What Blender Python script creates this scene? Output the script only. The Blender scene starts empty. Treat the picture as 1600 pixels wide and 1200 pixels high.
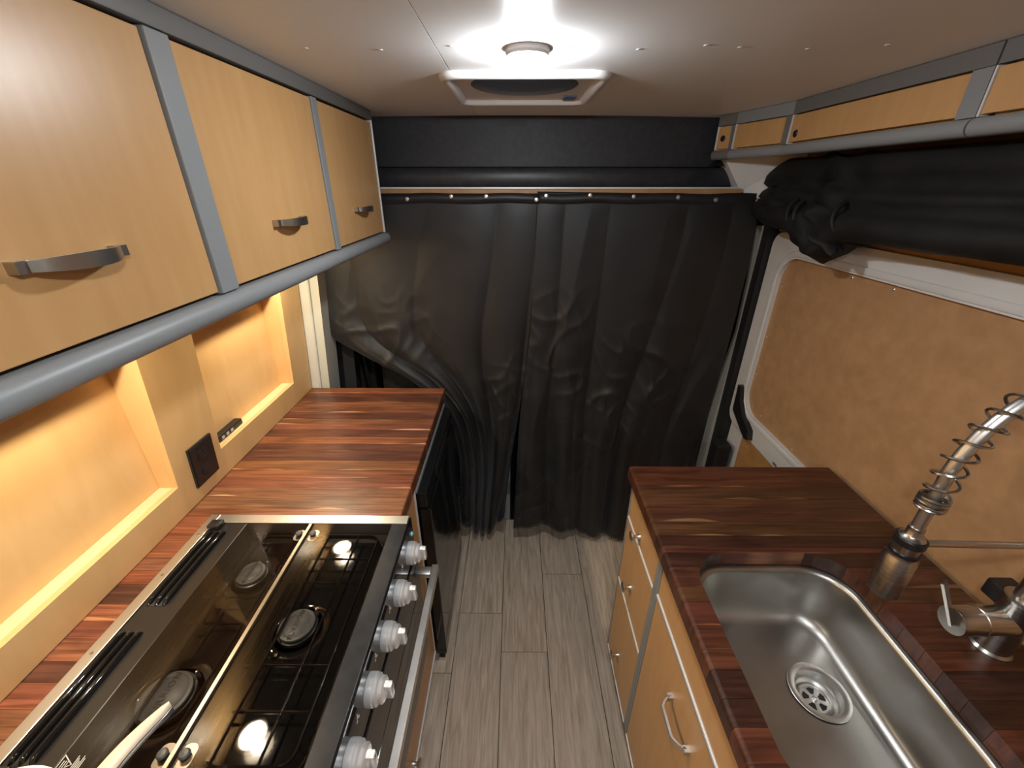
import bpy, bmesh, math, random
from mathutils import Vector, Matrix, noise
random.seed(7)
S = bpy.context.scene
COL = S.collection
PI = math.pi

# ------------------------------------------------------------------ camera
FPX = 650.0
PITCH = math.atan(315 / FPX)
YAW = math.atan(6 * math.cos(PITCH) / FPX)
cd = bpy.data.cameras.new('camera')
cd.sensor_width = 36.0
cd.lens = FPX / 1600 * 36.0
cd.clip_start = 0.01
cam = bpy.data.objects.new('camera', cd)
COL.objects.link(cam)
cam.location = (0, 0, 1.64)
cam.rotation_euler = (PI / 2 - PITCH, 0, YAW)
S.camera = cam
# ------------------------------------------------------------------ world, exposure
w = bpy.data.worlds.new('world'); S.world = w
w.use_nodes = True
w.node_tree.nodes['Background'].inputs[0].default_value = (0.9, 0.95, 1, 1)
w.node_tree.nodes['Background'].inputs[1].default_value = 0.05
S.view_settings.view_transform = 'Standard'
S.view_settings.look = 'None'
S.view_settings.gamma = 1
S.view_settings.exposure = 0.45
S.view_settings.use_curve_mapping = False
CEIL_E, UNDER_W = 375.0, 2.4         # emission of each ceiling dome / watts of each under-cabinet puck
CEIL_COL, UNDER_COL = (0.93, 0.97, 1.0), (1.0, 0.85, 0.62)

# ------------------------------------------------------------------ materials
def mat(name, col, rough=0.5, metal=0.0, spec=0.5, **k):
    m = bpy.data.materials.new(name); m.use_nodes = True
    b = m.node_tree.nodes['Principled BSDF']
    b.inputs['Base Color'].default_value = (*col, 1)
    b.inputs['Roughness'].default_value = rough
    b.inputs['Metallic'].default_value = metal
    b.inputs['Specular IOR Level'].default_value = spec
    for kk, v in k.items(): b.inputs[kk.replace('_', ' ')].default_value = v
    return m

def noisy(m, c1, c2, scale, stretch=(1, 1, 1), detail=5, lo=.35, hi=.65, bump=0.0, objcol=False, dist=0.0, rough=None):
    """colour from stretched noise in object space; optional tint by object colour"""
    nt = m.node_tree; n = nt.nodes; L = nt.links
    b = n['Principled BSDF']
    tc = n.new('ShaderNodeTexCoord'); mp = n.new('ShaderNodeMapping')
    mp.inputs['Scale'].default_value = stretch
    oi = n.new('ShaderNodeObjectInfo'); mul = n.new('ShaderNodeMath'); mul.operation = 'MULTIPLY'
    mul.inputs[1].default_value = 17.0
    add = n.new('ShaderNodeVectorMath'); add.operation = 'ADD'
    L.new(oi.outputs['Random'], mul.inputs[0])
    L.new(tc.outputs['Object'], mp.inputs['Vector'])
    L.new(mp.outputs[0], add.inputs[0]); L.new(mul.outputs[0], add.inputs[1])
    t = n.new('ShaderNodeTexNoise'); t.inputs['Scale'].default_value = scale
    t.inputs['Detail'].default_value = detail; t.inputs['Distortion'].default_value = dist
    L.new(add.outputs[0], t.inputs['Vector'])
    r = n.new('ShaderNodeValToRGB')
    r.color_ramp.elements[0].position = lo; r.color_ramp.elements[1].position = hi
    r.color_ramp.elements[0].color = (*c1, 1); r.color_ramp.elements[1].color = (*c2, 1)
    L.new(t.outputs['Fac'], r.inputs[0])
    out = r.outputs[0]
    if objcol:
        mx = n.new('ShaderNodeMix'); mx.data_type = 'RGBA'; mx.blend_type = 'MULTIPLY'
        mx.inputs[0].default_value = 1
        L.new(out, mx.inputs[6]); L.new(oi.outputs['Color'], mx.inputs[7]); out = mx.outputs[2]
    L.new(out, b.inputs['Base Color'])
    if rough:
        rr = n.new('ShaderNodeMapRange'); rr.inputs[3].default_value = rough[0]; rr.inputs[4].default_value = rough[1]
        L.new(t.outputs['Fac'], rr.inputs[0]); L.new(rr.outputs[0], b.inputs['Roughness'])
    if bump:
        bp = n.new('ShaderNodeBump'); bp.inputs['Strength'].default_value = bump; bp.inputs['Distance'].default_value = .002
        L.new(t.outputs['Fac'], bp.inputs['Height']); L.new(bp.outputs[0], b.inputs['Normal'])
    return m

M = {}
M['maple'] = noisy(mat('maple_laminate', (.6, .38, .17), .34), (.51, .288, .115), (.56, .323, .137), 6, (8, 8, 1.2), lo=.3, hi=.7)
M['maple_side'] = noisy(mat('maple_laminate_right', (.55, .34, .15), .4), (.51, .288, .115), (.56, .323, .137), 6, (8, 8, 1.2), lo=.3, hi=.7)
M['ply'] = noisy(mat('maple_plywood', (.6, .4, .2), .42), (.64, .395, .165), (.70, .445, .20), 4, (3, 3, .9), dist=1.5, lo=.3, hi=.7)
M['ply_edge'] = mat('plywood_edge', (.74, .55, .30), .6)
M['stave'] = noisy(mat('walnut_stave', (.2, .06, .03), .33), (.45, .38, .34), (1.12, 1.12, 1.12), 5, (1.1, 34, 8), detail=8, lo=.3, hi=.68, objcol=True, dist=.6, bump=.05)
def walnut_extras(m, sap=(.62, .30, .11)):
    nt = m.node_tree; n = nt.nodes; L = nt.links; b = n['Principled BSDF']
    src = b.inputs['Base Color'].links[0].from_socket
    oi = n.new('ShaderNodeObjectInfo'); tc = n.new('ShaderNodeTexCoord')
    mul = n.new('ShaderNodeMath'); mul.operation = 'MULTIPLY'; mul.inputs[1].default_value = 31.0
    L.new(oi.outputs['Random'], mul.inputs[0])
    add = n.new('ShaderNodeVectorMath'); add.operation = 'ADD'; L.new(tc.outputs['Object'], add.inputs[0]); L.new(mul.outputs[0], add.inputs[1])
    mp = n.new('ShaderNodeMapping'); mp.inputs['Scale'].default_value = (4, 14, 1); L.new(add.outputs[0], mp.inputs['Vector'])
    big = n.new('ShaderNodeTexNoise'); big.inputs['Scale'].default_value = 1.0; big.inputs['Detail'].default_value = 3; big.inputs['Distortion'].default_value = 1.2
    L.new(mp.outputs[0], big.inputs['Vector'])
    mr = n.new('ShaderNodeMapRange'); mr.inputs[1].default_value = .36; mr.inputs[2].default_value = .60; mr.inputs[3].default_value = .64; mr.inputs[4].default_value = 1.10
    L.new(big.outputs['Fac'], mr.inputs[0])
    mx = n.new('ShaderNodeMix'); mx.data_type = 'RGBA'; mx.blend_type = 'MULTIPLY'; mx.inputs[0].default_value = 1
    L.new(src, mx.inputs[6]); L.new(mr.outputs[0], mx.inputs[7])
    # sapwood
    mp2 = n.new('ShaderNodeMapping'); mp2.inputs['Scale'].default_value = (3.2, 0.0, 0.0); L.new(add.outputs[0], mp2.inputs['Vector'])
    sp = n.new('ShaderNodeTexNoise'); sp.inputs['Scale'].default_value = 1.0; sp.inputs['Detail'].default_value = 2; L.new(mp2.outputs[0], sp.inputs['Vector'])
    wdt = n.new('ShaderNodeMapRange'); wdt.inputs[1].default_value = .53; wdt.inputs[2].default_value = .74; wdt.inputs[3].default_value = 0.0; wdt.inputs[4].default_value = .42
    L.new(sp.outputs['Fac'], wdt.inputs[0])
    sx = n.new('ShaderNodeSeparateXYZ'); L.new(tc.outputs['Generated'], sx.inputs[0])
    ad = n.new('ShaderNodeMath'); ad.operation = 'SUBTRACT'; L.new(wdt.outputs[0], ad.inputs[0]); L.new(sx.outputs['Y'], ad.inputs[1])
    st = n.new('ShaderNodeMapRange'); st.inputs[1].default_value = 0.0; st.inputs[2].default_value = .07; L.new(ad.outputs[0], st.inputs[0])
    sc = n.new('ShaderNodeMix'); sc.data_type = 'RGBA'; sc.blend_type = 'MIX'
    hs = n.new('ShaderNodeMix'); hs.data_type = 'RGBA'; hs.blend_type = 'MIX'; hs.inputs[0].default_value = .72
    bright = n.new('ShaderNodeMix'); bright.data_type = 'RGBA'; bright.blend_type = 'MULTIPLY'; bright.inputs[0].default_value = 1
    bright.inputs[7].default_value = (2.6, 3.6, 3.2, 1); L.new(src, bright.inputs[6])
    L.new(st.outputs[0], sc.inputs[0]); L.new(mx.outputs[2], sc.inputs[6]); L.new(bright.outputs[2], sc.inputs[7])
    L.new(sc.outputs[2], b.inputs['Base Color'])
walnut_extras(M['stave'])
M['plank'] = noisy(mat('grey_oak_vinyl', (.25, .2, .15), .42), (.62, .58, .54), (1.12, 1.1, 1.08), 4, (22, 1.6, 8), detail=8, lo=.28, hi=.72, objcol=True, dist=.9, bump=.06)
M['subfloor'] = mat('plank_joint', (.02, .017, .014), .8)
M['rail'] = mat('grey_rail', (.235, .245, .25), .42)
M['rail_dark'] = mat('grey_cornice', (.145, .14, .135), .5)
M['alu'] = mat('aluminium_edge', (.74, .75, .75), .38, .2)
M['gap'] = mat('dark_gap', (.02, .018, .016), .8)
M['ceiling'] = noisy(mat('ceiling_white', (.6, .58, .55), .38), (.85, .855, .86), (.90, .905, .91), 3, lo=.3, hi=.7)
M['vent_white'] = mat('vent_plastic', (.72, .70, .69), .4)
M['vent_dark'] = mat('vent_dark', (.07, .10, .17), .3)
M['cap'] = mat('screw_cap_white', (.75, .73, .7), .5)
M['liner'] = noisy(mat('black_liner', (.03, .03, .033), .6), (.019, .0205, .025), (.028, .030, .035), 60, bump=.1)
M['pad'] = noisy(mat('black_vinyl_pad', (.02, .02, .022), .45), (.017, .018, .021), (.026, .028, .031), 40)
M['curtain'] = noisy(mat('black_cotton', (.02, .02, .021), .5, Sheen_Weight=.12, Sheen_Roughness=.4), (.0082, .0086, .0098), (.0122, .0127, .0142), 9, bump=.1, detail=7)
M['rolled'] = noisy(mat('black_knit', (.006, .006, .006), .7, spec=.35), (.0045, .0045, .0048), (.009, .009, .009), 14, bump=.15)
M['steel'] = mat('brushed_steel', (.68, .67, .64), .36, 1.0)
M['nickel'] = noisy(mat('brushed_nickel', (.5, .48, .45), .28, 1.0), (.42, .40, .37), (.58, .56, .53), 8, (1, 1, 40))
M['handle'] = mat('pull_nickel', (.46, .43, .39), .3, 1.0)
M['knob_alu'] = mat('knob_satin', (.82, .82, .81), .38, .6)
M['sink'] = noisy(mat('sink_steel', (.5, .49, .46), .36, 1.0), (.40, .39, .365), (.50, .49, .46), 7, detail=6, rough=(.27, .43))
M['enamel'] = mat('black_enamel', (.006, .006, .006), .035)
M['tray'] = mat('burner_tray_enamel', (.006, .006, .006), .05, spec=.28)
M['blackpl'] = mat('black_plastic', (.012, .012, .013), .32)
M['blacksat'] = noisy(mat('black_satin_strip', (.03, .032, .038), .34, spec=.3), (.010, .011, .0145), (.017, .0185, .0225), 50)
M['bronze'] = mat('stove_rear_panel', (.020, .0175, .0155), .3, .2)
M['burner'] = mat('burner_cap', (.055, .055, .055), .45)
M['brass'] = mat('glass_channel', (.48, .42, .33), .3, 1.0)
M['print'] = mat('white_print', (.55, .55, .53), .6)
M['letter'] = mat('dark_lettering', (.012, .012, .012), .5)
M['oven'] = mat('oven_glass', (.012, .01, .009), .12)
M['fridge'] = mat('fridge_gloss_black', (.006, .006, .006), .08)
M['fridge_side'] = mat('fridge_side', (.01, .01, .01), .3)
M['hard'] = noisy(mat('hardboard', (.3, .16, .07), .5), (.38, .215, .10), (.47, .275, .135), 26, (1, 1, 1), detail=9, lo=.3, hi=.72)
M['hard2'] = noisy(mat('hardboard_golden', (.32, .17, .07), .5), (.37, .19, .062), (.45, .24, .09), 20, detail=8)
M['vanwhite'] = noisy(mat('van_white_paint', (.6, .6, .585), .35), (.60, .60, .585), (.66, .66, .645), 5, lo=.3)
M['cream'] = mat('van_pillar_cream', (.56, .55, .48), .45)
M['cap_cream'] = mat('pillar_seal', (.50, .50, .43), .5)
M['seat'] = noisy(mat('seat_fabric', (.012, .012, .013), .8), (.008, .008, .009), (.018, .018, .02), 60)
M['greyplastic'] = mat('grey_plastic', (.42, .42, .41), .5)
M['wall'] = mat('rear_wall', (.5, .45, .38), .6)
M['cabdark'] = mat('cab_dark', (.012, .012, .013), .8)
M['rubber'] = mat('rubber_black', (.008, .008, .008), .6)
M['pan'] = mat('white_enamel', (.72, .72, .70), .25)
M['panhandle'] = mat('pan_handle_cream', (.74, .62, .48), .4)
M['panhandle2'] = mat('pan_handle_steel', (.4, .4, .38), .3, .8)
M['scuff'] = mat('scuff', (.12, .115, .11), .7)
M['dentblue'] = mat('indicator_blue', (.25, .55, .7), .3)
def glassmat():
    m = bpy.data.materials.new('thin_glass'); m.use_nodes = True
    nt = m.node_tree; n = nt.nodes; n.clear(); L = nt.links
    o = n.new('ShaderNodeOutputMaterial'); mx = n.new('ShaderNodeMixShader'); f = n.new('ShaderNodeFresnel')
    t = n.new('ShaderNodeBsdfTransparent'); g = n.new('ShaderNodeBsdfGlossy')
    t.inputs[0].default_value = (.86, .85, .84, 1); g.inputs['Roughness'].default_value = .0
    f.inputs['IOR'].default_value = 1.5
    ge = n.new('ShaderNodeNewGeometry'); iv = n.new('ShaderNodeMath'); iv.operation = 'SUBTRACT'; iv.inputs[0].default_value = 1
    fm = n.new('ShaderNodeMath'); fm.operation = 'MULTIPLY'          # reflect on the outer faces only
    L.new(ge.outputs['Backfacing'], iv.inputs[1]); L.new(f.outputs[0], fm.inputs[0]); L.new(iv.outputs[0], fm.inputs[1])
    L.new(fm.outputs[0], mx.inputs[0]); L.new(t.outputs[0], mx.inputs[1]); L.new(g.outputs[0], mx.inputs[2]); L.new(mx.outputs[0], o.inputs[0])
    return m
M['glass'] = glassmat()
def emit(name, col, s):
    m = bpy.data.materials.new(name); m.use_nodes = True
    b = m.node_tree.nodes['Principled BSDF']
    b.inputs['Emission Color'].default_value = (*col, 1); b.inputs['Emission Strength'].default_value = s
    return m
M['lens'] = emit('lit_lens', CEIL_COL, CEIL_E)
M['lens_warm'] = emit('lit_lens_warm', UNDER_COL, 35)

# ------------------------------------------------------------------ mesh helpers (all in world metres)
def bm_new(): return bmesh.new()
def box(bm, x0, x1, y0, y1, z0, z1, bev=0.0, seg=2):
    vs = [bm.verts.new((x, y, z)) for x in (x0, x1) for y in (y0, y1) for z in (z0, z1)]
    fs = [(0, 1, 3, 2), (4, 6, 7, 5), (0, 4, 5, 1), (2, 3, 7, 6), (0, 2, 6, 4), (1, 5, 7, 3)]
    faces = [bm.faces.new([vs[i] for i in f]) for f in fs]
    if bev:
        es = list({e for f in faces for e in f.edges})
        bmesh.ops.bevel(bm, geom=es, offset=bev, segments=seg, affect='EDGES', profile=.5)
    return vs
def loft(bm, secs, cap=True, closed=False):
    rows = [[bm.verts.new(p) for p in s] for s in secs]
    n = len(rows[0])
    R = range(len(rows)) if closed else range(len(rows) - 1)
    for i in R:
        a, b = rows[i], rows[(i + 1) % len(rows)]
        for j in range(n):
            k = (j + 1) % n
            try: bm.faces.new((a[j], a[k], b[k], b[j]))
            except ValueError: pass
    if cap and not closed:
        bm.faces.new(rows[0][::-1]); bm.faces.new(rows[-1])
def grid(bm, rows):
    R = [[bm.verts.new(p) for p in r] for r in rows]
    for i in range(len(R) - 1):
        for j in range(len(R[0]) - 1):
            bm.faces.new((R[i][j], R[i][j + 1], R[i + 1][j + 1], R[i + 1][j]))
def tube(bm, pts, r, n=12, cap=True):
    pts = [Vector(p) for p in pts]
    rr = r if isinstance(r, (list, tuple)) else [r] * len(pts)
    t0 = (pts[1] - pts[0]).normalized()
    up = Vector((0, 0, 1)) if abs(t0.z) < .9 else Vector((1, 0, 0))
    nv = t0.cross(up).normalized()
    secs = []
    for i, p in enumerate(pts):
        t = (pts[min(i + 1, len(pts) - 1)] - pts[max(i - 1, 0)]).normalized()
        nv = (nv - t * nv.dot(t)).normalized(); bv = t.cross(nv)
        secs.append([p + (nv * math.cos(2 * PI * k / n) + bv * math.sin(2 * PI * k / n)) * rr[i] for k in range(n)])
    loft(bm, secs, cap)
def lathe(bm, prof, o, axis, n=28, cap=True):
    """prof: (radius, along) list; o origin; axis direction"""
    a = Vector(axis).normalized(); o = Vector(o)
    u = a.orthogonal().normalized(); v = a.cross(u)
    loft(bm, [[o + a * h + (u * math.cos(2 * PI * k / n) + v * math.sin(2 * PI * k / n)) * max(r, 1e-5) for k in range(n)] for r, h in prof], cap)
def prism(bm, poly, z0, z1):
    loft(bm, [[(x, y, z0) for x, y in poly], [(x, y, z1) for x, y in poly]])
def rrect(x0, x1, y0, y1, r, n=8):
    pts = []
    for cx, cy, a in ((x1 - r, y1 - r, 0), (x0 + r, y1 - r, PI / 2), (x0 + r, y0 + r, PI), (x1 - r, y0 + r, 1.5 * PI)):
        for i in range(n + 1):
            t = a + PI / 2 * i / n
            pts.append((cx + r * math.cos(t), cy + r * math.sin(t)))
    return pts

def base_of(o):
    while o.parent: o = o.parent
    return o.location
def obj(name, bm, m, parent=None, smooth=False, origin=None, label=None, color=None, ang=35):
    bmesh.ops.recalc_face_normals(bm, faces=bm.faces)
    me = bpy.data.meshes.new(name)
    if parent is None:
        if origin is None:
            xs = [v.co for v in bm.verts]
            origin = Vector(((min(c.x for c in xs) + max(c.x for c in xs)) / 2, (min(c.y for c in xs) + max(c.y for c in xs)) / 2, min(c.z for c in xs)))
    else:
        origin = base_of(parent)
    origin = Vector(origin).copy()
    bmesh.ops.translate(bm, verts=bm.verts, vec=-origin)
    bm.to_mesh(me); bm.free()
    if smooth:
        for p in me.polygons: p.use_smooth = True
        try: me.set_sharp_from_angle(angle=math.radians(ang))
        except Exception: pass
    me.materials.append(M[m])
    o = bpy.data.objects.new(name, me); COL.objects.link(o)
    if parent is None: o.location = origin
    else: o.parent = parent
    if label: o['label'] = label
    if color: o.color = (*color, 1)
    return o
def thing(name, label, cat, loc, group=None):
    o = bpy.data.objects.new(name, None); COL.objects.link(o)
    o.empty_display_size = .05
    o.location = loc; o['label'] = label; o['category'] = cat
    if group: o['group'] = group
    return o
def tag(o, label, cat, group=None):
    o['label'] = label; o['category'] = cat
    if group: o['group'] = group
    return o
def struct(o, label=None, cat=None):
    o['kind'] = 'structure'
    if label: o['label'] = label
    if cat: o['category'] = cat
    return o
def pbox(name, m, parent, *d, bev=0.0, smooth=False, label=None, color=None):
    bm = bm_new(); box(bm, *d, bev=bev)
    return obj(name, bm, m, parent, smooth=smooth or bev > 0, label=label, color=color, ang=14)
def copyobj(o, parent=None, loc=None):
    c = o.copy(); COL.objects.link(c)
    if parent: c.parent = parent
    if loc is not None: c.location = loc
    return c

# ================================================================== THE SHELL
ZC = 1.835
# floor: joint layer + planks
bm = bm_new(); box(bm, -.92, 1.0, -2.3, 1.705, -.05, -.006)
floor = struct(obj('floor', bm, 'subfloor', origin=(0, 0, 0)), 'grey brown oak plank floor in the aisle', 'floor')
lines = [-.918, -.778, -.596, -.414, -.232, -.050, .129, .313, .495, .677, .859, .995]
joints = {4: [-.55, 1.16], 5: [-.9, 1.0], 6: [-.3, 1.358], 7: [-.7, .55], 3: [.1, .92], 8: [.0, 1.2]}
tints = [(.57, .465, .355), (.62, .52, .41), (.50, .405, .31), (.60, .51, .41), (.54, .445, .345)]
ti = 0
for i in range(len(lines) - 1):
    ys = [-2.3] + joints.get(i, [-.8 + .37 * (i % 3), .9]) + [1.705]
    for a, b in zip(ys[:-1], ys[1:]):
        g = .0011
        pbox('plank', 'plank', floor, lines[i] + g, lines[i + 1] - g, a + g, b - g, -.006, 0, bev=.0006, color=tints[(ti * 3 + i) % 5]); ti += 1

# ceiling: board behind, two panels with a seam, screw caps
bm = bm_new(); box(bm, -.92, 1.0, -2.3, 2.4, ZC + .006, ZC + .04)
ceil = struct(obj('ceiling', bm, 'gap', origin=(0, 0, ZC)), 'off white satin panelled ceiling', 'ceiling')
pbox('ceiling_panel', 'ceiling', ceil, -.92, -.1295, -2.3, 1.66, ZC, ZC + .006)
pbox('ceiling_panel', 'ceiling', ceil, -.128, 1.0, -2.3, 1.66, ZC, ZC + .006)
for i, x in enumerate([-.34, -.222, -.105, .084, .199, .30, .359, .473, .585]):
    bm = bm_new(); lathe(bm, [(.0042, 0), (.0038, -.0007), (.002, -.001)], (x, .838 + .012 * math.sin(i * 2.1), ZC), (0, 0, 1), 10)
    obj('screw_cap', bm, 'cap', ceil, True)

# shell walls
def wallbox(name, m, *d):
    bm = bm_new(); box(bm, *d); return struct(obj(name, bm, m))
wallbox('wall_rear', 'wall', -.92, 1.0, -2.34, -2.3, 0, ZC)
wallbox('wall_front', 'cabdark', -.95, 1.05, 2.4, 2.44, -.4, ZC + .04)
wr = wallbox('wall_right', 'wall', .985, 1.02, -2.3, 2.4, -.4, ZC + .04)
bm = bm_new(); box(bm, -.92, 1.0, 1.71, 2.4, -.35, -.30)
struct(obj('floor', bm, 'cabdark'), 'dark footwell floor of the driving cab', 'floor')

# left wall: shell + plywood face with two lit niches, leaning slightly inwards
bm = bm_new(); box(bm, -.93, -.888, -2.3, 2.4, -.4, ZC + .04)
wl = struct(obj('wall_left', bm, 'wall', origin=(-.9, 0, 0)), 'maple plywood side wall with two recessed lit niches', 'wall')
def wx(z): return -.81 + .09 * (z - .9)
def leanbox(bm, y0, y1, z0, z1, th=.014):
    loft(bm, [[(wx(z0), y, z0), (wx(z0) - th, y, z0), (wx(z1) - th, y, z1), (wx(z1), y, z1)] for y in (y0, y1)])
N = [(-.12, .778), (.938, 1.352)]
Z0, Z1 = .985, 1.350
def lpart(name, m, *d, th=.014):
    bm = bm_new(); leanbox(bm, *d, th=th); return obj(name, bm, m, wl)
lpart('bottom_rail', 'ply', -.9, 1.478, .902, Z0)
lpart('top_rail', 'ply', -.9, 1.478, Z1, 1.62)
lpart('stile', 'ply', -.9, N[0][0], Z0, Z1)
lpart('stile', 'ply', N[0][1], N[1][0], Z0, Z1)
lpart('stile', 'ply', N[1][1], 1.478, Z0, Z1)
for a, b in N:
    XB = -.846
    pbox('niche_back', 'ply', wl, XB - .01, XB, a - .014, b + .014, .95, 1.47)
    pbox('niche_ledge', 'ply_edge', wl, XB, wx(Z0) - .0142, a, b, Z0 - .014, Z0 - .0005)
    for y0, y1 in ((b, b + .012), (a - .012, a)):
        bm = bm_new(); loft(bm, [[(XB, y, Z0), (wx(Z0) - .0142, y, Z0), (wx(Z1) - .0142, y, Z1), (XB, y, Z1)] for y in (y0, y1)]); obj('niche_side', bm, 'ply', wl)
    pbox('niche_top', 'ply', wl, XB, wx(Z1) - .0142, a, b, Z1, Z1 + .012)

# black outlet plate on the stile
bm = bm_new()
oz0, oz1, oy0, oy1 = .943, 1.056, .826, .908
def orec(y0, y1, z0, z1, d0, d1):
    loft(bm, [[(wx(z0) + d, y0, z0), (wx(z0) + d, y1, z0), (wx(z1) + d, y1, z1), (wx(z1) + d, y0, z1)] for d in (d0, d1)])
orec(oy0, oy1, oz0, oz1, .0005, .006)
orec(oy0 + .003, oy1 - .003, oz0 + .003, oz1 - .003, .006, .0085)
ow = thing('wall_outlet', 'black two socket outlet plate on the maple post between the niches', 'outlet', (wx(oz0), .867, oz0))
obj('plate', bm, 'blackpl', ow)
for zc in (1.022, .977):
    bm = bm_new()
    pr = [(y - .867, z) for y, z in rrect(.867 - .017, .867 + .017, -.014, .014, .008, 5)]
    loft(bm, [[(wx(zc + z) + d, .867 + y, zc + z) for y, z in pr] for d in (.0085, .0105)])
    s = obj('socket', bm, 'blacksat', ow)
    for dy, dz, h in ((-.006, .003, .008), (.006, .003, .008), (0, -.007, .004)):
        bm = bm_new(); orec(.867 + dy - .0012, .867 + dy + .0012, zc + dz - h / 2, zc + dz + h / 2, .0105, .0108); obj('slot', bm, 'gap', s)

# power strip on the ledge of the far niche
ps = thing('charging_block', 'small black charging block with pale ports on the niche ledge', 'charger', (-.828, 1.02, Z0))
pbox('body', 'blackpl', ps, -.8445, -.822, .968, 1.075, Z0, Z0 + .018, bev=.003)
for i in range(3):
    pbox('port', 'greyplastic', ps, -.8222, -.8208, .978 + .02 * i, .988 + .02 * i, Z0 + .005, Z0 + .013)

# cab: cream pillar, seal, black inner pillar, seat
pl = thing('trim_1', 'cream painted metal body pillar beside the far niche', 'pillar', (-.8, 1.52, .0)); struct(pl)
def lean2(bm, xa, xb, y0, y1, z0, z1, k=.09):
    loft(bm, [[(x + k * (z - .9), y, z) for x, y in ((xa, y0), (xb, y0), (xb, y1), (xa, y1))] for z in (z0, z1)])
bm = bm_new(); lean2(bm, -.868, -.782, 1.487, 1.60, 0, ZC); obj('pillar', bm, 'cream', pl)
bm = bm_new(); lean2(bm, -.781, -.748, 1.50, 1.60, 0, ZC); obj('inner_flange', bm, 'cap_cream', pl)
bm = bm_new(); tube(bm, [(-.784 + .09 * (z - .9), 1.494, z) for z in (0.2, .9, 1.3, 1.8)], .006, 8); obj('seal', bm, 'cream', pl, True)
bm = bm_new(); lean2(bm, -.86, -.70, 1.66, 1.72, 0, ZC, .07)
struct(obj('trim_2', bm, 'cabdark'), 'black inner pillar cover of the cab behind the curtain', 'pillar')
st = thing('cab_seat', 'black fabric cab seat glimpsed through the gap under the curtain', 'seat', (-.42, 1.95, -.3))
bm = bm_new(); box(bm, -.66, -.20, 1.80, 2.32, .12, .30, bev=.05, seg=4); obj('cushion', bm, 'seat', st, True)
bm = bm_new(); loft(bm, [[(x, y, z) for x, y in rrect(-.64 + i * .012, -.22 - i * .012, 1.72 - i * .012, 1.86 - i * .012, .05, 5)] for i, z in enumerate((.22, .45, .7, .9, 1.0))]); obj('backrest', bm, 'seat', st, True)
bm = bm_new(); box(bm, -.54, -.32, 1.70, 1.78, 1.02, 1.18, bev=.03, seg=3); obj('headrest', bm, 'seat', st, True)
bm = bm_new(); tube(bm, [(-.69, 1.64, 1.2), (-.655, 1.66, 1.0), (-.66, 1.70, .8)], .006, 8); obj('belt_stalk', bm, 'blackpl', st, True)
pbox('pedestal', 'greyplastic', st, -.62, -.025, 1.76, 2.3, -.3, .12, bev=.01)

# ================================================================== HEADER over the curtain
def hy(x): return 1.588 + .03 * (x / .5) ** 2
hd = thing('overhead_liner', 'black overhead liner panel above the cab curtain, under the ceiling', 'liner', (0, 1.6, 1.6))
xs = [-.87 + i * (.69 + .87) / 24 for i in range(25)]
bm = bm_new(); loft(bm, [[(x, hy(x), ZC), (x, hy(x), 1.688), (x, hy(x) + .03, 1.688), (x, hy(x) + .03, ZC)] for x in xs]); obj('panel', bm, 'liner', hd, True)
def padprof(x):
    y = hy(x) - .006; o = []
    for i in range(9):
        a = PI / 2 - PI * i / 8
        o.append((x, y - .016 * math.cos(a), 1.654 + .032 * math.sin(a)))
    return o + [(x, y + .05, 1.624), (x, y + .05, 1.686)]
xs2 = [-.87 + i * (.775 + .87) / 24 for i in range(25)]
bm = bm_new(); loft(bm, [padprof(min(x, .775)) for x in xs2]); obj('padded_edge', bm, 'pad', hd, True)
bm = bm_new(); loft(bm, [[(x, 1.60, 1.69), (x + .05, 1.60, 1.69), (x + .035, 1.62, 1.715)] for x in (.655, .66)]); obj('corner_tab', bm, 'pad', hd)
def strip(z0, z1, y0, y1, x0=-.87, x1=.772):
    bm = bm_new()
    loft(bm, [[(x, y0(x), z0), (x, y1, z0), (x, y1, z1), (x, y0(x), z1)] for x in [x0 + (x1 - x0) * i / 20 for i in range(21)]])
    return bm
tr = struct(obj('trim_3', strip(1.6205, 1.6255, lambda x: hy(x) * .35 + 1.55 * .65, 1.63), 'alu'), 'thin pale metal strip under the padded black overhead edge', 'trim')
tr = struct(obj('trim_4', strip(1.592, 1.620, lambda x: 1.572, 1.63), 'hard2'), 'narrow brown wood batten holding the snap curtain', 'trim')

# ================================================================== CURTAINS
def poly_at(path, t):
    """path = list of (t, x, z), smoothed (Catmull-Rom in t)"""
    n = len(path)
    for i in range(n - 1):
        ta, tb = path[i][0], path[i + 1][0]
        if t <= tb:
            k = (t - ta) / (tb - ta); o = []
            for c in (1, 2):
                p1, p2 = path[i][c], path[i + 1][c]
                m1 = (p2 - path[i - 1][c]) / (tb - path[i - 1][0]) * (tb - ta) if i else p2 - p1
                m2 = (path[i + 2][c] - p1) / (path[i + 2][0] - ta) * (tb - ta) if i + 2 < n else p2 - p1
                o.append((2*k**3 - 3*k*k + 1) * p1 + (k**3 - 2*k*k + k) * m1 + (3*k*k - 2*k**3) * p2 + (k**3 - k*k) * m2)
            return o
    return path[-1][1], path[-1][2]
def sm(a): a = max(0, min(1, a)); return a * a * (3 - 2 * a)
def fold(v):
    """one fold profile, period 1: soft ridge with sharper valley"""
    v = v % 1.0
    return abs(math.sin(PI * v)) ** .8
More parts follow.
